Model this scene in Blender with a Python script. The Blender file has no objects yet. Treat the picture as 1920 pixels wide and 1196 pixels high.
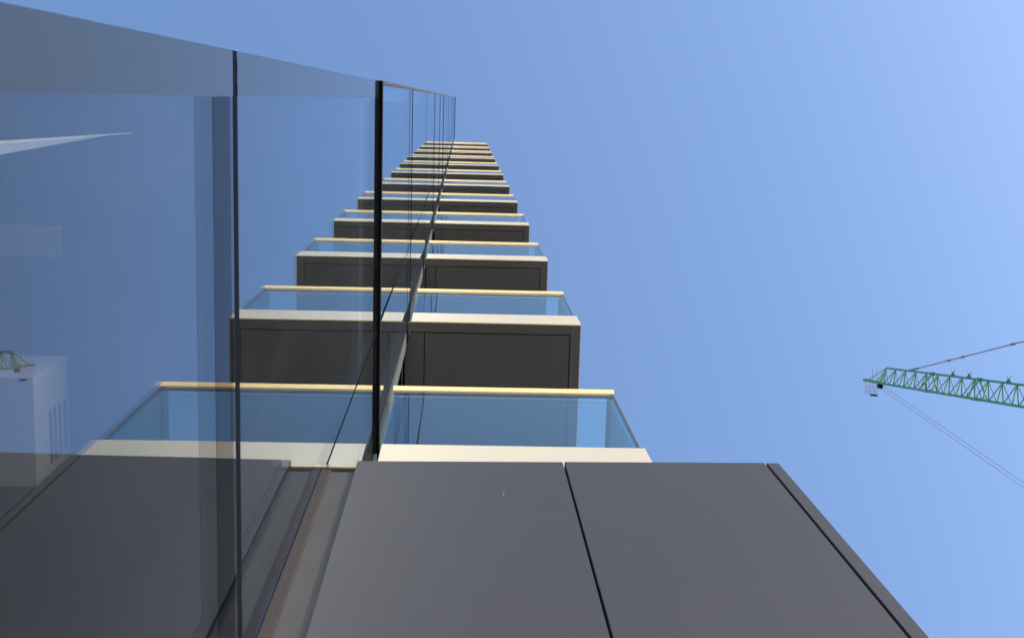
import bpy, bmesh, math, random
from mathutils import Vector, Matrix
random.seed(7)
S = bpy.context.scene
R = math.radians

# ------------------------------------------------------------------ camera
EYE = 1.6                     # camera height above the pavement
CX = 0.3322                   # distance from the lens to the glass
cam = bpy.data.objects.new('camera', bpy.data.cameras.new('camera'))
S.collection.objects.link(cam); S.camera = cam
cam.data.sensor_fit = 'HORIZONTAL'; cam.data.sensor_width = 36
cam.data.lens = 2403.74 / 1920 * 36
cam.data.clip_start = 0.02; cam.data.clip_end = 3000
RM = Matrix(((0.998965, -0.026982, -0.036624), (0.02043, 0.985447, -0.168753), (0.040645, 0.16783, 0.984978)))
right, down, fwd = RM[0], RM[1], RM[2]
cam.matrix_world = Matrix.Translation((CX, 0, EYE)) @ Matrix((
    (right[0], -down[0], -fwd[0]), (right[1], -down[1], -fwd[1]), (right[2], -down[2], -fwd[2]))).to_4x4()

# ------------------------------------------------------------------ sky, sun, exposure
SUN_EL, SUN_AZ = 19.0, 68.0   # azimuth measured from -Y towards +X
sdir = Vector((math.sin(R(SUN_AZ)) * math.cos(R(SUN_EL)), -math.cos(R(SUN_AZ)) * math.cos(R(SUN_EL)), math.sin(R(SUN_EL))))
W = bpy.data.worlds.new('World'); S.world = W; W.use_nodes = True
wn = W.node_tree; wn.nodes.clear()
sky = wn.nodes.new('ShaderNodeTexSky'); sky.sky_type = 'NISHITA'; sky.sun_disc = False
sky.sun_elevation = R(SUN_EL); sky.sun_rotation = math.atan2(sdir.x, sdir.y)
sky.altitude = 0; sky.air_density = 1.0; sky.dust_density = 2.2; sky.ozone_density = 3.4
bg = wn.nodes.new('ShaderNodeBackground'); bg.inputs['Strength'].default_value = 0.15
wo = wn.nodes.new('ShaderNodeOutputWorld')
wn.links.new(sky.outputs[0], bg.inputs[0]); wn.links.new(bg.outputs[0], wo.inputs[0])
sun = bpy.data.objects.new('sun', bpy.data.lights.new('sun', 'SUN')); S.collection.objects.link(sun)
sun.data.energy = 2.9; sun.data.angle = R(0.5); sun.data.color = (1.0, 0.90, 0.74)
sun.rotation_euler = sdir.to_track_quat('Z', 'Y').to_euler()
S.view_settings.view_transform = 'Standard'; S.view_settings.look = 'None'
S.view_settings.gamma = 1; S.view_settings.exposure = 1.48
S.cycles.transparent_max_bounces = 32
S.cycles.max_bounces = 14; S.cycles.glossy_bounces = 8; S.cycles.diffuse_bounces = 5

# ------------------------------------------------------------------ helpers
def nd(t, kind, **kw):
    n = t.nodes.new(kind)
    for k, v in kw.items(): setattr(n, k, v)
    return n
def pbr(name, col, rough=0.6, metal=0.0, var=0.0, vscale=3.0, bump=0.0, bscale=200.0, spec=0.5, col2=None, dirt=0.0):
    m = bpy.data.materials.new(name); m.use_nodes = True; t = m.node_tree
    b = t.nodes['Principled BSDF']
    b.inputs['Roughness'].default_value = rough; b.inputs['Metallic'].default_value = metal
    b.inputs['Specular IOR Level'].default_value = spec
    tc = nd(t, 'ShaderNodeTexCoord')
    n = nd(t, 'ShaderNodeTexNoise'); n.inputs['Scale'].default_value = vscale; n.inputs['Detail'].default_value = 6
    t.links.new(tc.outputs['Object'], n.inputs['Vector'])
    mix = nd(t, 'ShaderNodeMix', data_type='RGBA')
    t.links.new(n.outputs[0], mix.inputs['Factor'])
    c2 = col2 or tuple(c * (1 - var) for c in col)
    c1 = col if col2 else tuple(min(1, c * (1 + var)) for c in col)
    mix.inputs['A'].default_value = (*c2, 1); mix.inputs['B'].default_value = (*c1, 1)
    t.links.new(mix.outputs['Result'], b.inputs['Base Color'])
    if dirt:
        n3 = nd(t, 'ShaderNodeTexNoise'); n3.inputs['Scale'].default_value = vscale * 6; n3.inputs['Detail'].default_value = 8
        t.links.new(tc.outputs['Object'], n3.inputs['Vector'])
        mr = nd(t, 'ShaderNodeMapRange'); mr.inputs[1].default_value = .3; mr.inputs[2].default_value = .7
        mr.inputs[3].default_value = rough - dirt; mr.inputs[4].default_value = rough + dirt
        t.links.new(n3.outputs[0], mr.inputs[0]); t.links.new(mr.outputs[0], b.inputs['Roughness'])
    if bump:
        n2 = nd(t, 'ShaderNodeTexNoise'); n2.inputs['Scale'].default_value = bscale; n2.inputs['Detail'].default_value = 3
        t.links.new(tc.outputs['Object'], n2.inputs['Vector'])
        bp = nd(t, 'ShaderNodeBump'); bp.inputs['Strength'].default_value = bump; bp.inputs['Distance'].default_value = 0.002
        t.links.new(n2.outputs[0], bp.inputs['Height']); t.links.new(bp.outputs[0], b.inputs['Normal'])
    return m
def glass(name, tint=(0.80, 0.90, 0.92), refl=(0.95, 0.98, 0.98), wave=0.0, wscale=1.2, ior=1.5, dust=0.0):
    """thin-walled pane: every face mixes see-through and mirror by Fresnel, right from both sides"""
    m = bpy.data.materials.new(name); m.use_nodes = True; t = m.node_tree; t.nodes.clear()
    out = nd(t, 'ShaderNodeOutputMaterial'); mx = nd(t, 'ShaderNodeMixShader')
    tr = nd(t, 'ShaderNodeBsdfTransparent'); tr.inputs[0].default_value = (*tint, 1)
    gl = nd(t, 'ShaderNodeBsdfGlossy'); gl.inputs['Roughness'].default_value = 0.0; gl.inputs[0].default_value = (*refl, 1)
    fr = nd(t, 'ShaderNodeFresnel'); geo = nd(t, 'ShaderNodeNewGeometry')
    ma = nd(t, 'ShaderNodeMapRange'); ma.inputs[3].default_value = ior; ma.inputs[4].default_value = 1 / ior
    t.links.new(geo.outputs['Backfacing'], ma.inputs[0]); t.links.new(ma.outputs[0], fr.inputs['IOR'])
    t.links.new(fr.outputs[0], mx.inputs[0]); t.links.new(tr.outputs[0], mx.inputs[1]); t.links.new(gl.outputs[0], mx.inputs[2])
    if wave:
        tc = nd(t, 'ShaderNodeTexCoord')
        n = nd(t, 'ShaderNodeTexNoise'); n.inputs['Scale'].default_value = wscale; n.inputs['Detail'].default_value = 1
        t.links.new(tc.outputs['Object'], n.inputs['Vector'])
        bp = nd(t, 'ShaderNodeBump'); bp.inputs['Strength'].default_value = wave; bp.inputs['Distance'].default_value = 0.01
        t.links.new(n.outputs[0], bp.inputs['Height']); t.links.new(bp.outputs[0], gl.inputs['Normal'])
    if dust:
        tc2 = nd(t, 'ShaderNodeTexCoord'); mp = nd(t, 'ShaderNodeMapping'); mp.inputs['Scale'].default_value = (6, 6, 1.2)
        n5 = nd(t, 'ShaderNodeTexNoise'); n5.inputs['Scale'].default_value = 1.6; n5.inputs['Detail'].default_value = 8; n5.inputs['Roughness'].default_value = .65
        t.links.new(tc2.outputs['Object'], mp.inputs[0]); t.links.new(mp.outputs[0], n5.inputs['Vector'])
        mr = nd(t, 'ShaderNodeMapRange'); mr.inputs[1].default_value = .25; mr.inputs[2].default_value = .8; mr.inputs[3].default_value = 0; mr.inputs[4].default_value = dust
        t.links.new(n5.outputs[0], mr.inputs[0])
        df = nd(t, 'ShaderNodeBsdfDiffuse'); df.inputs[0].default_value = (.5, .5, .52, 1); m2 = nd(t, 'ShaderNodeMixShader')
        t.links.new(mr.outputs[0], m2.inputs[0]); t.links.new(mx.outputs[0], m2.inputs[1]); t.links.new(df.outputs[0], m2.inputs[2])
        mx = m2
    t.links.new(mx.outputs[0], out.inputs[0])
    return m
def emit(name, col, s):
    m = bpy.data.materials.new(name); m.use_nodes = True
    b = m.node_tree.nodes['Principled BSDF']
    b.inputs['Base Color'].default_value = (*col, 1)
    b.inputs['Emission Color'].default_value = (*col, 1); b.inputs['Emission Strength'].default_value = s
    return m

def box(bm, x0, x1, y0, y1, z0, z1, bev=0.0):
    vs = [bm.verts.new(p) for p in ((x0,y0,z0),(x1,y0,z0),(x1,y1,z0),(x0,y1,z0),(x0,y0,z1),(x1,y0,z1),(x1,y1,z1),(x0,y1,z1))]
    fs = [bm.faces.new([vs[i] for i in f]) for f in ((3,2,1,0),(4,5,6,7),(0,1,5,4),(1,2,6,5),(2,3,7,6),(3,0,4,7))]
    if bev:
        es = list({e for f in fs for e in f.edges})
        bmesh.ops.bevel(bm, geom=es, offset=bev, segments=2, affect='EDGES', profile=.6)
def bar(bm, a, b, r, n=6):
    a = Vector(a); b = Vector(b); d = (b - a)
    if d.length < 1e-6: return
    d.normalize(); u = d.orthogonal().normalized(); v = d.cross(u)
    A = []; B = []
    for i in range(n):
        w = u * math.cos(2*math.pi*i/n) * r + v * math.sin(2*math.pi*i/n) * r
        A.append(bm.verts.new(a + w)); B.append(bm.verts.new(b + w))
    for i in range(n):
        j = (i+1) % n; bm.faces.new((A[i], A[j], B[j], B[i]))
    bm.faces.new(A[::-1]); bm.faces.new(B)
def prism(bm, pts, axis, a, b):
    """extrude a polygon given in the two other axes along axis"""
    def mk(p, t):
        q = list(p); q.insert(axis, t); return q
    A = [bm.verts.new(mk(p, a)) for p in pts]; B = [bm.verts.new(mk(p, b)) for p in pts]
    n = len(pts)
    for i in range(n):
        j = (i+1) % n; bm.faces.new((A[i], A[j], B[j], B[i]))
    bm.faces.new(A[::-1]); bm.faces.new(B)
    bmesh.ops.recalc_face_normals(bm, faces=bm.faces[:])
def link(name, bm, mat, parent=None, loc=None, smooth=False):
    me = bpy.data.meshes.new(name)
    if loc is not None: bmesh.ops.translate(bm, verts=bm.verts[:], vec=-Vector(loc))
    bm.to_mesh(me); bm.free()
    if smooth:
        for p in me.polygons: p.use_smooth = True
    me.materials.append(mat)
    o = bpy.data.objects.new(name, me); S.collection.objects.link(o)
    if loc is not None: o.location = loc
    if parent: o.parent = parent
    return o
def boxes(name, mat, parent, *bs, bev=0.0, loc=None):
    bm = bmesh.new()
    for b in bs: box(bm, *b, bev=bev)
    return link(name, bm, mat, parent, loc)
def thing(name, label, cat, group=None, loc=(0, 0, 0)):
    o = bpy.data.objects.new(name, None); o.empty_display_size = .3; S.collection.objects.link(o)
    o.location = loc; o['label'] = label; o['category'] = cat
    if group: o['group'] = group
    return o

# ------------------------------------------------------------------ materials
M_glass = glass('facade_glass', tint=(0.96, 0.98, 0.99), refl=(0.86, 0.94, 1.0), wave=0.05, wscale=1.3, ior=1.50, dust=0.007)
M_bal = glass('balustrade_glass', tint=(0.84, 0.96, 0.96), refl=(.96, 1, .96))
M_frit = pbr('black_enamel_glass', (0.001, 0.0015, 0.003), rough=0.02)
M_frit.node_tree.nodes['Principled BSDF'].inputs['IOR'].default_value = 1.12
M_frit2 = pbr('grey_enamel_glass', (0.012, 0.016, 0.020), rough=0.06, spec=0.5)
M_black = pbr('black_gasket', (0.005, 0.006, 0.010), rough=0.8, spec=0.0)
M_gun = pbr('grey_aluminium', (0.045, 0.047, 0.05), rough=0.8, spec=.15, var=.1)
M_brown = pbr('bronze_aluminium', (0.020, 0.0135, 0.010), rough=0.6, spec=.2, var=.15)
M_post = pbr('dark_bronze_channel', (0.12, 0.105, 0.105), rough=0.4, metal=0.5)
M_cream = pbr('cream_fascia_paint', (0.42, 0.375, 0.305), rough=0.55, var=.05, vscale=1.3, dirt=.05)
M_glint = pbr('painted_gold_glint', (0.95, 0.74, 0.36), rough=0.3, metal=0.5)  # bright gold that paints a glint along the fascia's lower edge
M_rail = pbr('champagne_handrail', (1.0, 0.69, 0.30), rough=0.42, metal=.2)
M_soff = pbr('dark_soffit_panel', (0.053, 0.051, 0.050), rough=0.55, var=.08, vscale=1.5, dirt=.08)
M_soff2 = pbr('dark_soffit_border', (0.064, 0.061, 0.060), rough=0.5, var=.05)
M_clad = pbr('grey_cladding', (0.032, 0.0310, 0.0365), rough=0.62, spec=.3, var=.02, vscale=.8, bump=.06, bscale=700, dirt=.02)
M_clad2 = pbr('weathered_grey_cladding', (0.029, 0.026, 0.0245), rough=0.6, var=.05, spec=.3, vscale=2.2, bump=.1, bscale=400, dirt=.02)
M_conc = pbr('concrete', (0.40, 0.38, 0.34), rough=0.85, var=.15)
M_dark = pbr('near_black_wall', (0.004, 0.004, 0.004), rough=0.9, spec=0.0)  # near-black base colour makes the sunlit wall behind the glass look unlit
M_room = pbr('dark_interior', (0.010, 0.010, 0.011), rough=0.8, var=.2, vscale=.6)
M_white = pbr('white_interior_paint', (0.17, 0.17, 0.18), rough=0.7, var=.03)
M_panel = pbr('grey_ceiling_tile', (0.09, 0.09, 0.09), rough=0.8)
M_pave = pbr('paving', (0.50, 0.45, 0.38), rough=0.85, var=.2, vscale=2)
M_road = pbr('asphalt', (0.05, 0.05, 0.052), rough=0.9, var=.2, vscale=5)
M_green = pbr('crane_green_paint', (0.04, 0.20, 0.085), rough=0.45, var=.2, vscale=1.5)
M_green_lit = pbr('crane_green_sunlit', (0.17, 0.38, 0.19), rough=0.5, var=.15, vscale=1.5)  # crane green with sunlight put into the colour, for the bright members
M_green_shade = pbr('crane_green_shaded', (0.04, 0.12, 0.13), rough=0.5, var=.2)  # the same green with shade put into the colour, for the dark members
M_rope = pbr('steel_rope', (0.16, 0.15, 0.20), rough=0.6)
M_pend = pbr('rusty_pendant_bar', (0.20, 0.13, 0.13), rough=0.6, var=.2)
M_cage = pbr('cage_steel', (0.09, 0.06, 0.10), rough=0.6)
M_lamp = emit('ceiling_lamp_diffuser', (1.0, 0.95, 0.85), 0.045)

M_glow = emit('painted_lamp_glow', (0.9, 0.95, 1.0), 0.004)  # faint emission that paints the soft halo beside the lamp

# ------------------------------------------------------------------ ground (setting)
def sheet(name, mat, x0, x1, y0, y1, z):
    bm = bmesh.new(); vs = [bm.verts.new(p) for p in ((x0,y0,z),(x1,y0,z),(x1,y1,z),(x0,y1,z))]; bm.faces.new(vs)
    o = link(name, bm, mat); o['kind'] = 'structure'; return o
def slab(name, mat, *b):
    o = boxes(name, mat, None, b); o['kind'] = 'structure'; return o
sheet('ground', M_conc, -1500, 1500, -1500, 1500, -0.13)
slab('pavement', M_pave, -12, 9, -14, 30, -0.129, 0.0)
sheet('road', M_road, 9.2, 18, -300, 300, -0.124)

# ------------------------------------------------------------------ tower
H = 3.2
YE = -0.0598                  # free edge of the glass front
YG = 1.43                     # inner end of the glass front
ZJ = EYE + 1.9007             # first joint
ZTOP = EYE + 47.51
NB = 12
tower = thing('apartment_tower', 'tall glass apartment tower seen from below with a stack of cream edged balconies', 'building')
DEPTH = 9.0; YB = 13.0
# core, floors and rear walls keep the tower solid
boxes('rear_wall', M_clad2, tower, (-DEPTH, -DEPTH + .3, YE + .02, YB, 0, ZTOP))
boxes('return_wall', M_clad2, tower, (-DEPTH + .3, -3.2, YE + .012, YE + .2, 0, ZTOP - .02), (-DEPTH + .3, -.03, YB - .3, YB, 0, ZTOP - .02))
boxes('roof', M_conc, tower, (-DEPTH + .3, -.04, YE + .21, YB - .31, ZTOP - .25, ZTOP - .03))
lobby_ceiling = boxes('lobby_ceiling', M_room, tower, (-DEPTH + .3, -.05, YE + .03, YB - .31, EYE + 4.75, EYE + 5.0))
boxes('lobby_floor', M_room, tower, (-DEPTH + .3, -.05, YE + .03, YB - .31, 0.0, 0.05))
boxes('core_wall', M_room, tower, (-4.2, -4.0, YE + .21, YB - .31, .05, EYE + 4.75))
for k in range(2, 14):
    z = ZJ + H * k
    boxes('floor_slab', M_room, tower, (-DEPTH + .3, -.035, YE + .22, YB - .31, z - .30, z - .05))
for k in range(1, 14):
    z = ZJ + H * k
    boxes('partition_wall', M_room, tower, (-2.2, -2.0, YE + .22, YB - .31, z, min(z + H - .31, ZTOP - .26)))
# side glass of the corner
z = .1
while z < ZTOP - .3:
    boxes('side_glass', M_glass, tower, (-3.19, -.03, YE - .0, YE + .011, z, z + H - .05))
    z += H

GT = 0.012                    # pane thickness
joints = [ZJ + H * k for k in range(-1, 15)]
# glass panes floor by floor, each slightly out of true like the real ones
YJ = 0.93
def pane(z0, z1, y0, y1, tz, ty, front=0.0):
    c = (front, (y0 + y1) / 2, (z0 + z1) / 2)
    o = boxes('glass_pane', M_glass, tower, (-GT, 0, y0, y1, z0, z1), loc=c)
    o.rotation_euler = (0, R(ty), R(tz)); return o
tilt = {0: (0, 0), 1: (0, 0), 2: (0, .15), 3: (0, .2), 4: (.0, .14), 5: (.0, .14), 6: (0, .1), 7: (0, .15), 8: (0, .1), 9: (0, .16), 10: (0, .1), 11: (0, .12), 12: (0, .1), 13: (0, .1), 14: (0, 0)}
for k in range(0, 15):
    z0 = (joints[k - 1] if k else 0.0) if k else max(0.02, joints[0])
    z0 = joints[k]; z1 = min(joints[k + 1] if k < 15 else ZTOP, ZTOP)
    if k == 0: z0 = 0.3
    tz, ty = tilt.get(k, (0, 0))
    gap = .0215 if k < 2 else .0135
    if k == 0:                                # street level: one wide sheet up to the lower joint
        pane(z0 + gap, z1 - gap, YE, YJ - .006, tz, ty)
    elif k == 1:
        pane(z0 + gap, z1 - gap, YE, YJ - .006, tz, ty)
        pane(EYE + 3.23, z1 - gap, YJ + .006, YG, tz, ty)
    else:
        pane(z0 + gap, z1 - gap, YE, YJ - .004, tz, ty)
        pane(z0 + gap, z1 - gap, YJ + .004, YG, tz, ty)
# enamelled bands in the lower panes
bandz = [(ZJ - H + .05, ZJ, .2), (ZJ, ZJ + H, .2)]
boxes('enamel_edge_strip', M_frit2, tower, (.0001, .0003, YE + .001, .0045, 0.32, ZJ - .019), bev=0)
boxes('enamel_edge_strip', M_frit2, tower, (.0001, .0003, YE + .001, .0045, ZJ + .019, ZJ + H - .03))
boxes('enamel_band', M_frit, tower, (.0001, .0002, .006, YJ - .007, EYE + 1.728, EYE + 1.857))
# street-level ledge, black joints and the projecting black transom
boxes('base_plinth', M_clad2, tower, (-.05, .02, YE, 1.0, 0, .3), bev=.003)
boxes('glass_joint', M_black, tower, (-.02, -.001, YE + .0, YJ + .01, ZJ - .0215, ZJ + .0215))
boxes('transom', M_black, tower, (-.03, .014, YE - .002, 1.475, ZJ + H - .028, ZJ + H + .028), bev=.004)
boxes('transom_trim', M_gun, tower, (.0143, .0155, YE + .001, 1.355, ZJ + H - .030, ZJ + H - .022))
for k in range(3, 16):
    z = joints[k] if k < len(joints) else ZTOP
    if z > ZTOP - .1: break
    pr = .006
    boxes('glass_joint', M_black, tower, (-.02, pr, YE - .004, YG, z - .013, z + .013))
    if k < 8: boxes('spandrel_line', M_black, tower, (.0012, .004, YE, YG, z - .40, z - .385))
boxes('edge_trim', M_brown, tower, (.0012, .0085, YE - .003, YE + .010, ZJ + H + .03, ZTOP))
boxes('parapet_cap', M_black, tower, (-.25, .012, YE - .01, YG, ZTOP, ZTOP + .05))
boxes('vertical_joint', M_black, tower, (-.016, .0008, YJ - .004, YJ + .004, EYE + 3.2, ZTOP))
# profile at the inner end of the glass, then the dark framed wall behind the balconies
boxes('end_profile', M_gun, tower, (-.06, .006, YG + .002, YG + .088, EYE + 3.3, ZTOP), bev=.002)
boxes('end_gasket', M_black, tower, (-.05, .002, YG + .09, YG + .098, EYE + 3.3, ZTOP))
for k in range(NB):
    zb = EYE + 4.6433 + H * k
    z0, z1 = zb + .36, zb + H - .002
    f = boxes('balcony_window', M_black, tower, (-.08, -.02, 1.53, 1.60, z0, z1), (-.08, -.02, 2.5, 2.57, z0, z1), (-.08, -.02, 3.9, 4.0, z0, z1), (-.08, -.021, 1.6, 3.9, z0, z0 + .08), (-.08, -.021, 1.6, 3.9, z1 - .12, z1))
    boxes('window_pane', M_glass, f, (-.055, -.043, 1.6, 3.9, z0 + .08, z1 - .12))
boxes('side_wall', M_clad2, tower, (-.3, -.015, 4.0, YB - .31, 0, ZTOP - .1))
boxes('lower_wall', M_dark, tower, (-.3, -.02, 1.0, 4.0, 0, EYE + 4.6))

# ------------------------------------------------------------------ balconies (parts of the tower)
DB, YF, FT = 1.0886, 1.366, 0.3403
YEND = 4.3
def balcony(zb):
    x0 = .012
    slab_ = boxes('balcony', M_soff2, tower, (x0 + .03, DB - .03, YF + .03, YEND, zb + .035, zb + FT - .02), loc=(0, YF, zb))
    def sub(name, mat, *bs, bev=0.0, smooth=False):
        bm = bmesh.new()
        for b in bs: box(bm, *b, bev=bev)
        o = link(name, bm, mat, slab_); o.location = (0, -YF, -zb); return o
    sub('fascia', M_cream, (x0 + .019, DB, YF, YF + .005, zb + .004, zb + FT), (DB - .005, DB, YF + .0055, YEND, zb + .004, zb + FT), (x0 + .03, DB - .0055, YF + .0055, YF + .03, zb + .3, zb + FT), bev=.001)
    sub('edge_glint', M_glint, (x0 + .019, DB - .001, YF - .0025, YF + .004, zb - .001, zb + .0095))  # added strip, stands in for the bright line of light under the fascia
    # soffit: border strips, a 7 mm groove and the field panels
    w = .064; g = .007
    sub('soffit_border', M_soff2, (x0, DB - w - .0005, YF + .007, YF + w, zb + .006, zb + .03), (DB - w, DB - .003, YF + .007, YEND, zb + .0062, zb + .03), bev=.0012)
    sub('soffit_panel', M_soff, (.118, DB - w - g, YF + w + g, YEND, zb + .007, zb + .03), (x0 + .02, .112, YF + w + g, YEND, zb + .007, zb + .03), bev=.0012)
    # balustrade
    zr = EYE + 5.9907 - (EYE + 4.6433) + zb
    sub('front_glass', M_bal, (.028, 1.0655, YF + .008, YF + .020, zb + FT + .0, zr - .016))
    sub('side_glass', M_bal, (1.052, 1.064, YF + .022, YEND - .05, zb + FT, zr - .016))
    sub('corner_post', M_post, (1.0665, 1.074, YF + .006, YF + .026, zb + FT, zr - .015), bev=.001)
    sub('side_rail', M_post, (1.047, 1.069, YF + .03, YEND - .04, zr - .017, zr + .012), bev=.003)
    # handrail: rounded cap with a brown strip below, coloured as its shaded underside
    bm = bmesh.new()
    prof = [(YF - .010 + .016 * (1 - math.cos(a)) , 0) for a in ()]
    pts = [(YF + a, zr + b) for a, b in ((-.007, .014), (-.0055, .024), (.007, .026), (.010, .023), (.010, -.016), (.008, -.0175), (.005, -.0165))]
    prism(bm, pts, 0, .022, 1.0795)
    o = link('handrail', bm, M_rail, slab_, smooth=False); o.location = (0, -YF, -zb)
    sub('rail_shade_strip', M_brown, (.028, 1.066, YF + .0105, YF + .026, zr - .028, zr - .019))
    return slab_
for k in range(NB):
    balcony(EYE + 4.6433 + H * k)

# ------------------------------------------------------------------ interior seen through the lower glass
bulk = thing('ceiling_bulkhead', 'white boxed ceiling bulkhead with a slotted air grille behind the large left pane', 'bulkhead', loc=(-1.1267, .98, EYE + 4.36))
zb0 = EYE + 4.36; zt0 = EYE + 4.749
o = boxes('casing', M_white, bulk, (-3.9, -1.1267, .982, 1.37, zb0, zt0), bev=.004); o.location = -bulk.location
slots = []
for i, zc in enumerate((4.525, 4.575, 4.628, 4.690)):
    slots.append((-1.1262, -1.1235, 1.135, 1.33, EYE + zc - .011, EYE + zc + .011))
o = boxes('air_grille', M_room, bulk, *slots); o.location = -bulk.location
lt = thing('ceiling_light', 'long bright linear lamp on the dark ceiling behind the large left pane', 'ceiling light', loc=(-2, .19, EYE + 4.74))
def quad_bar(name, mat, parent, pa, pb, w, z0, z1):
    a = Vector((pa[0], pa[1])); b = Vector((pb[0], pb[1])); d = (b - a).normalized(); n = Vector((-d.y, d.x)) * w / 2
    bm = bmesh.new()
    prism(bm, [tuple(a - n), tuple(b - n), tuple(b + n), tuple(a + n)], 2, z0, z1)
    o = link(name, bm, mat, parent)
    if parent: o.location = -parent.location
    return o
bm = bmesh.new()
prism(bm, [(-2.6, .305), (-.868, .1525), (-.868, .1545), (-2.6, .345)], 2, EYE + 4.736, EYE + 4.745)  # tapered shape imitates the streak of light fading along its length
o = link('diffuser', bm, M_lamp, lt); o.location = -lt.location
bm = bmesh.new()
prism(bm, [(-2.6, .346), (-.93, .1585), (-1.35, .245), (-2.6, .43)], 2, EYE + 4.740, EYE + 4.745)
o = link('side_glow', bm, M_glow, lt); o.location = -lt.location  # added glowing wedge, imitates the lamp's blurred spill of light
quad_bar('housing', M_room, lt, (-2.6, .34), (-.90, .178), .060, EYE + 4.7455, EYE + 4.7495)

o = boxes('ceiling_panel', M_panel, tower, (-1.7, -1.132, .497, .612, EYE + 4.742, EYE + 4.7495))
# ------------------------------------------------------------------ clad wall in front of the first balcony
wall = thing('cladding_wall', 'smooth dark grey panelled wall rising below the lowest balcony', 'wall', loc=(.6, .9, 0))
GS = -0.0111
def gy(x): return .9026 + GS * x
ZW = EYE + 3.1259
def panel(x0, x1, z1, z0=.02, y=gy, t=.03, mat=M_clad, name='panel'):
    bm = bmesh.new()
    vs = []
    for (x, yy, z) in ((x0, y(x0), z0), (x1, y(x1), z0), (x1, y(x1) + t, z0), (x0, y(x0) + t, z0), (x0, y(x0), z1), (x1, y(x1), z1), (x1, y(x1) + t, z1), (x0, y(x0) + t, z1)):
        vs.append(bm.verts.new((x, yy, z)))
    fs = [bm.faces.new([vs[i] for i in f]) for f in ((3,2,1,0),(4,5,6,7),(0,1,5,4),(1,2,6,5),(2,3,7,6),(3,0,4,7))]
    bmesh.ops.bevel(bm, geom=list({e for f in fs for e in f.edges}), offset=.0012, segments=2, affect='EDGES')
    o = link(name, bm, mat, wall); o.location = -wall.location; return o
panel(.0829, .5992, ZW); panel(.6040, 1.1135, ZW + .002); panel(1.1190, 1.150, ZW + .0005)
o = boxes('backing', M_black, wall, (.09, 1.145, gy(1) + .034, gy(1) + .05, 0, ZW - .01)); o.location = -wall.location
o = boxes('side_panel', M_clad, wall, (.0835, .088, gy(0) + .034, 1.28, .02, ZW), (1.1445, 1.149, gy(0) + .034, 3.9, .02, ZW)); o.location = -wall.location
o = boxes('coping', M_clad, wall, (.0885, 1.144, gy(0) + .052, 1.28, ZW - .03, ZW - .004), (.3, 1.144, 1.282, 3.9, ZW - .03, ZW - .004)); o.location = -wall.location
o = boxes('recessed_panel', M_clad2, wall, (.0245, .0825, .908, .935, .02, EYE + 3.046)); o.location = -wall.location
o = boxes('corner_bead', M_brown, wall, (.0005, .024, .904, .93, .02, EYE + 3.056), bev=.002); o.location = -wall.location

bm = bmesh.new()
bar(bm, (.440, gy(.44) - .0003, EYE + 2.846), (.443, gy(.44) - .0003, EYE + 2.868), .0009, 5); bar(bm, (.443, gy(.44) - .0003, EYE + 2.868), (.440, gy(.44) - .0003, EYE + 2.880), .0007, 5)
o = link('scratch', bm, M_white, wall); o.location = -wall.location
# ------------------------------------------------------------------ crane
crane = thing('tower_crane', 'distant green lattice luffing crane with a work cage at its raised tip', 'crane', loc=(35.4, 12.5, 0))
COFF = -crane.location
def cl(name, bm, mat, parent=crane):
    o = link(name, bm, mat, parent)
    if parent is crane: o.location = COFF
    return o
V = Vector; E3 = V((0, 0, EYE))
B0 = V((33.341, 20.965, 96.591)) + E3; B1 = V((34.29, 17.302, 73.825)) + E3
A0 = V((33.449, 19.648, 96.202)) + E3; A1 = V((34.263, 16.007, 74.047)) + E3
NP = 24
ub = (B1 - B0); ua = (A1 - A0)
s = ub.cross(A0 - B0).normalized()
if s.x < 0: s = -s
hw = .13
def bp(t, sd): return B0 + ub * t + s * hw * sd
def ap(t): return A0 + ua * t
P = 1.0 / 11.45
chords = bmesh.new(); lace = bmesh.new(); posts = []
tend = P * NP
bar(chords, ap(0), ap(tend), .075, 8)
for sd in (-1, 1): bar(chords, bp(0, sd), bp(tend, sd), .08, 8)
for i in range(NP + 1):
    t = i * P
    bm = bmesh.new(); bar(bm, ap(t), bp(t - P * .16, -1), .06); posts.append(bm)
    bar(lace, ap(t), bp(t, 1), .045)
    bar(lace, bp(t, -1), bp(t, 1), .035)
    if i < NP:
        bar(lace, ap(t), bp(t + P * .84, -1), .034)
        bar(lace, ap(t + P), bp(t, 1), .034)
jib = cl('jib', chords, M_green)
for bm in posts: cl('jib_post', bm, M_green_lit, jib)
cl('jib_lacing', lace, M_green_shade, jib)
# joints between jib sections, with the splice lacing
for t in (P * 4.5, P * 8.35):
    spl = bmesh.new()
    bar(spl, ap(t - P * .12), ap(t + P * .16), .13, 8)
    for sd in (-1, 1): bar(spl, bp(t - .3 * P, sd), bp(t + .1 * P, sd), .11, 8)
    bar(spl, ap(t), bp(t - P * .75, -1), .06); bar(spl, ap(t), bp(t + P * .55, 1), .06)
    bar(spl, bp(t - P * .75, -1), bp(t + .1 * P, -1), .085, 8); bar(spl, bp(t - .3 * P, 1), bp(t + P * .55, 1), .085, 8)
    cl('splice_plate', spl, M_green, jib)
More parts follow.
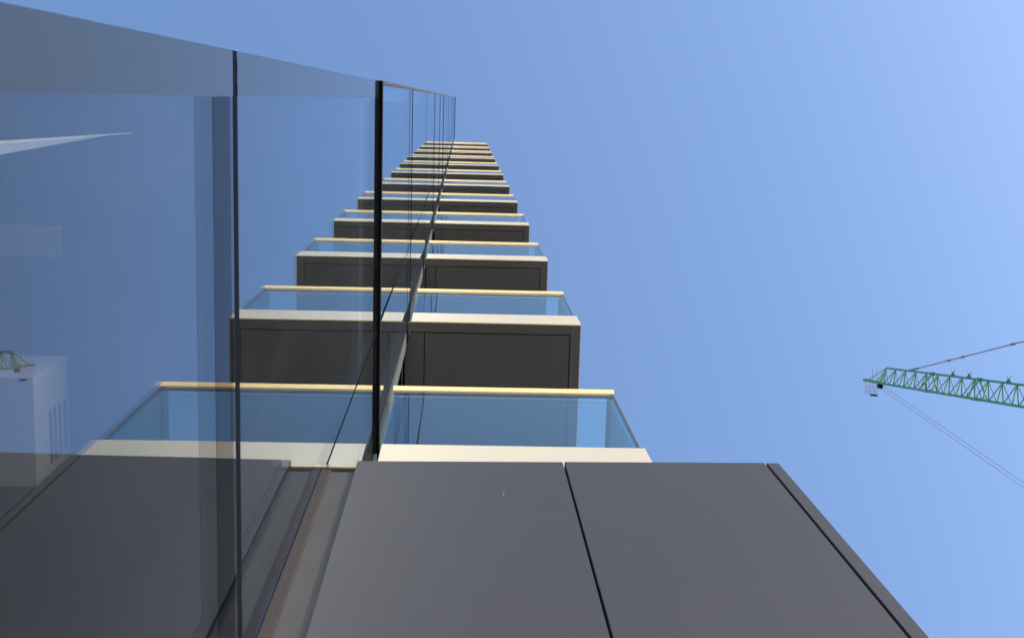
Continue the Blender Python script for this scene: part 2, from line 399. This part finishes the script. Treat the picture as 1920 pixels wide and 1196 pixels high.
# head
TIP = V((32.481, 21.024, 98.139)) + E3
hd = bmesh.new()
for sd in (-1, 1):
    bar(hd, bp(0, sd), TIP + s * .12 * sd, .10, 8)
bar(hd, (bp(0, -1) + bp(0, 1)) / 2, TIP, .10, 8)
m1 = (bp(0, -1) + TIP) / 2; bar(hd, bp(0, 1), m1, .07)
jh = cl('jib_head', hd, M_green, crane)
st = bmesh.new()
bar(st, ap(0), TIP + (bp(0, 1) - TIP) * .15, .05); bar(st, ap(0), TIP + (bp(0, 1) - TIP) * .62, .045)
bar(st, ap(0), bp(0, -1), .06)
cl('head_stay', st, M_green_lit, crane)
sh = bmesh.new()
for q in (.72, .86):
    c = TIP + ((bp(0, 1) + bp(0, -1)) / 2 - TIP) * q + V((.05, .18, -.25))
    bar(sh, c - s * .06, c + s * .06, .24, 16)
cl('sheave', sh, M_black, crane)
# work cage below the tip
cg = bmesh.new()
top = TIP + V((.0, .08, -.1)); ux = V((1, .05, 0)) * .66; uy = V((0, 0, -1)).normalized() * 0
dn = V((-.02, .18, -2.4))
side = V((.1, .42, 0))
cr = [top, top + ux * .42, top + ux * .85, top + ux * 1.25]
for c in cr:
    bar(cg, c, c + V((-.10, .80, -1.0)), .022); bar(cg, c + V((0, .1, .5)), c + V((-.10, .9, -.5)), .014)
for q in (0.45, .75, 1.0):
    bar(cg, cr[0] + V((-.10, .80, -1.0)) * q, cr[3] + V((-.10, .80, -1.0)) * q, .020 if q == 1.0 else .012)
cage = cl('work_cage', cg, M_cage, crane)
fl = bmesh.new(); bar(fl, cr[1] + V((-.12, .88, -1.0)), cr[3] + V((-.12, .90, -1.02)), .06, 6)
cl('cage_floor', fl, M_black, cage)
an = bmesh.new()
for q in (.45, .70):
    c = TIP + (bp(0, 0) - TIP) * q; bar(an, c, c + V((-.02, -.95, .15)), .018)
cl('antenna', an, M_cage, crane)
# hoist ropes
for a in (V((32.887, 21.10, 96.587)), V((33.302, 21.089, 96.571))):
    bm = bmesh.new(); bar(bm, a + E3, V((a.x, a.y, 22)), .016, 6); cl('hoist_rope', bm, M_rope)
bm = bmesh.new(); box(bm, 32.7, 33.5, 20.8, 21.4, 20.6, 22, bev=.1); bar(bm, (33.1, 21.1, 20.6), (33.1, 21.1, 19.8), .1)
cl('hook_block', bm, M_green)
# pendant
PA = V((33.963, 18.998, 91.824)) + E3; PB = V((35.529, 13.942, 77.392)) + E3; pd = (PB - PA)
PA = ap(((PA - A0).dot(ua)) / ua.length_squared)
pd = PB - PA
pm = bmesh.new(); bar(pm, PA, PA + pd * 2.35, .042, 8)
pen = cl('pendant_line', pm, M_pend)
for (qa, qb, r) in ((-.005, .10, .075), (.378, .398, .085), (.503, .522, .085), (.905, .93, .085)):
    bm = bmesh.new(); bar(bm, PA + pd * qa, PA + pd * qb, r, 10); cl('pendant_joint', bm, M_pend, pen)
# rope guides standing on the top chord
nup = ((A0 - B0) - ua * ((A0 - B0).dot(ua) / ua.length_squared)).normalized()
for t in (P * 6.25, P * 7.55, P * 10.42):
    c = ap(t); bm = bmesh.new()
    bar(bm, c - nup * .04, c + nup * .28, .09, 8)
    bar(bm, c + nup * .2, c + nup * .46 + s * .14, .02); bar(bm, c + nup * .2, c + nup * .52 - s * .16, .02)
    bar(bm, c - ua.normalized() * .22 + nup * .1, c + ua.normalized() * .22 + nup * .1, .07)
    cl('rope_guide', bm, M_green_shade)
c = bp(P * 4.05, 1); bm = bmesh.new(); bar(bm, c, c + nup * .5, .07); cl('jib_bracket', bm, M_pend)
# machinery deck, A-frame, counterweight, cab and mast
root = bp(tend, 0); back = V((ub.x, ub.y, 0)).normalized()
bm = bmesh.new()
sv = V((-back.y, back.x, 0))
for sd in (-1, 1):
    bar(bm, root + sv * sd - V((0, 0, .6)), root + sv * sd + back * 9 - V((0, 0, .6)), .3, 8)
deck = cl('machinery_deck', bm, M_green)
apx = PA + pd * 2.35
bm = bmesh.new()
for sd in (-1, 1):
    bar(bm, root + back * 1 + sv * sd - V((0, 0, .6)), apx, .16, 8); bar(bm, root + back * 8.5 + sv * sd - V((0, 0, .6)), apx, .16, 8)
cl('back_frame', bm, M_green)
bm = bmesh.new(); c = root + back * 8 - V((0, 0, 2)); box(bm, c.x - 1.3, c.x + 1.3, c.y - 1, c.y + 1, c.z - 1.4, c.z + 1.2, bev=.08); cl('counterweight', bm, M_conc)
bm = bmesh.new(); c = root + back * .5 + sv * 2; box(bm, c.x - .8, c.x + .8, c.y - 1, c.y + 1, c.z - 1.6, c.z + .8, bev=.15); cl('operator_cab', bm, M_green_lit)
bm = bmesh.new(); mc = root + back * 2.2; mt = mc.z - .9; q = 1.0
cs = [V((mc.x + q * a, mc.y + q * b, 0)) for a, b in ((-1,-1),(1,-1),(1,1),(-1,1))]
for c in cs: bar(bm, c, c + V((0, 0, mt)), .12, 6)
nz = int(mt / 2)
for i in range(nz):
    z0 = i * mt / nz; z1 = (i + 1) * mt / nz
    for j in range(4):
        a = cs[j]; b = cs[(j + 1) % 4]
        bar(bm, a + V((0, 0, z0)), b + V((0, 0, z1 if i % 2 else z0)), .05) if i % 2 else bar(bm, b + V((0, 0, z0)), a + V((0, 0, z1)), .05)
        bar(bm, a + V((0, 0, z1)), b + V((0, 0, z1)), .05)
cl('mast', bm, M_green)
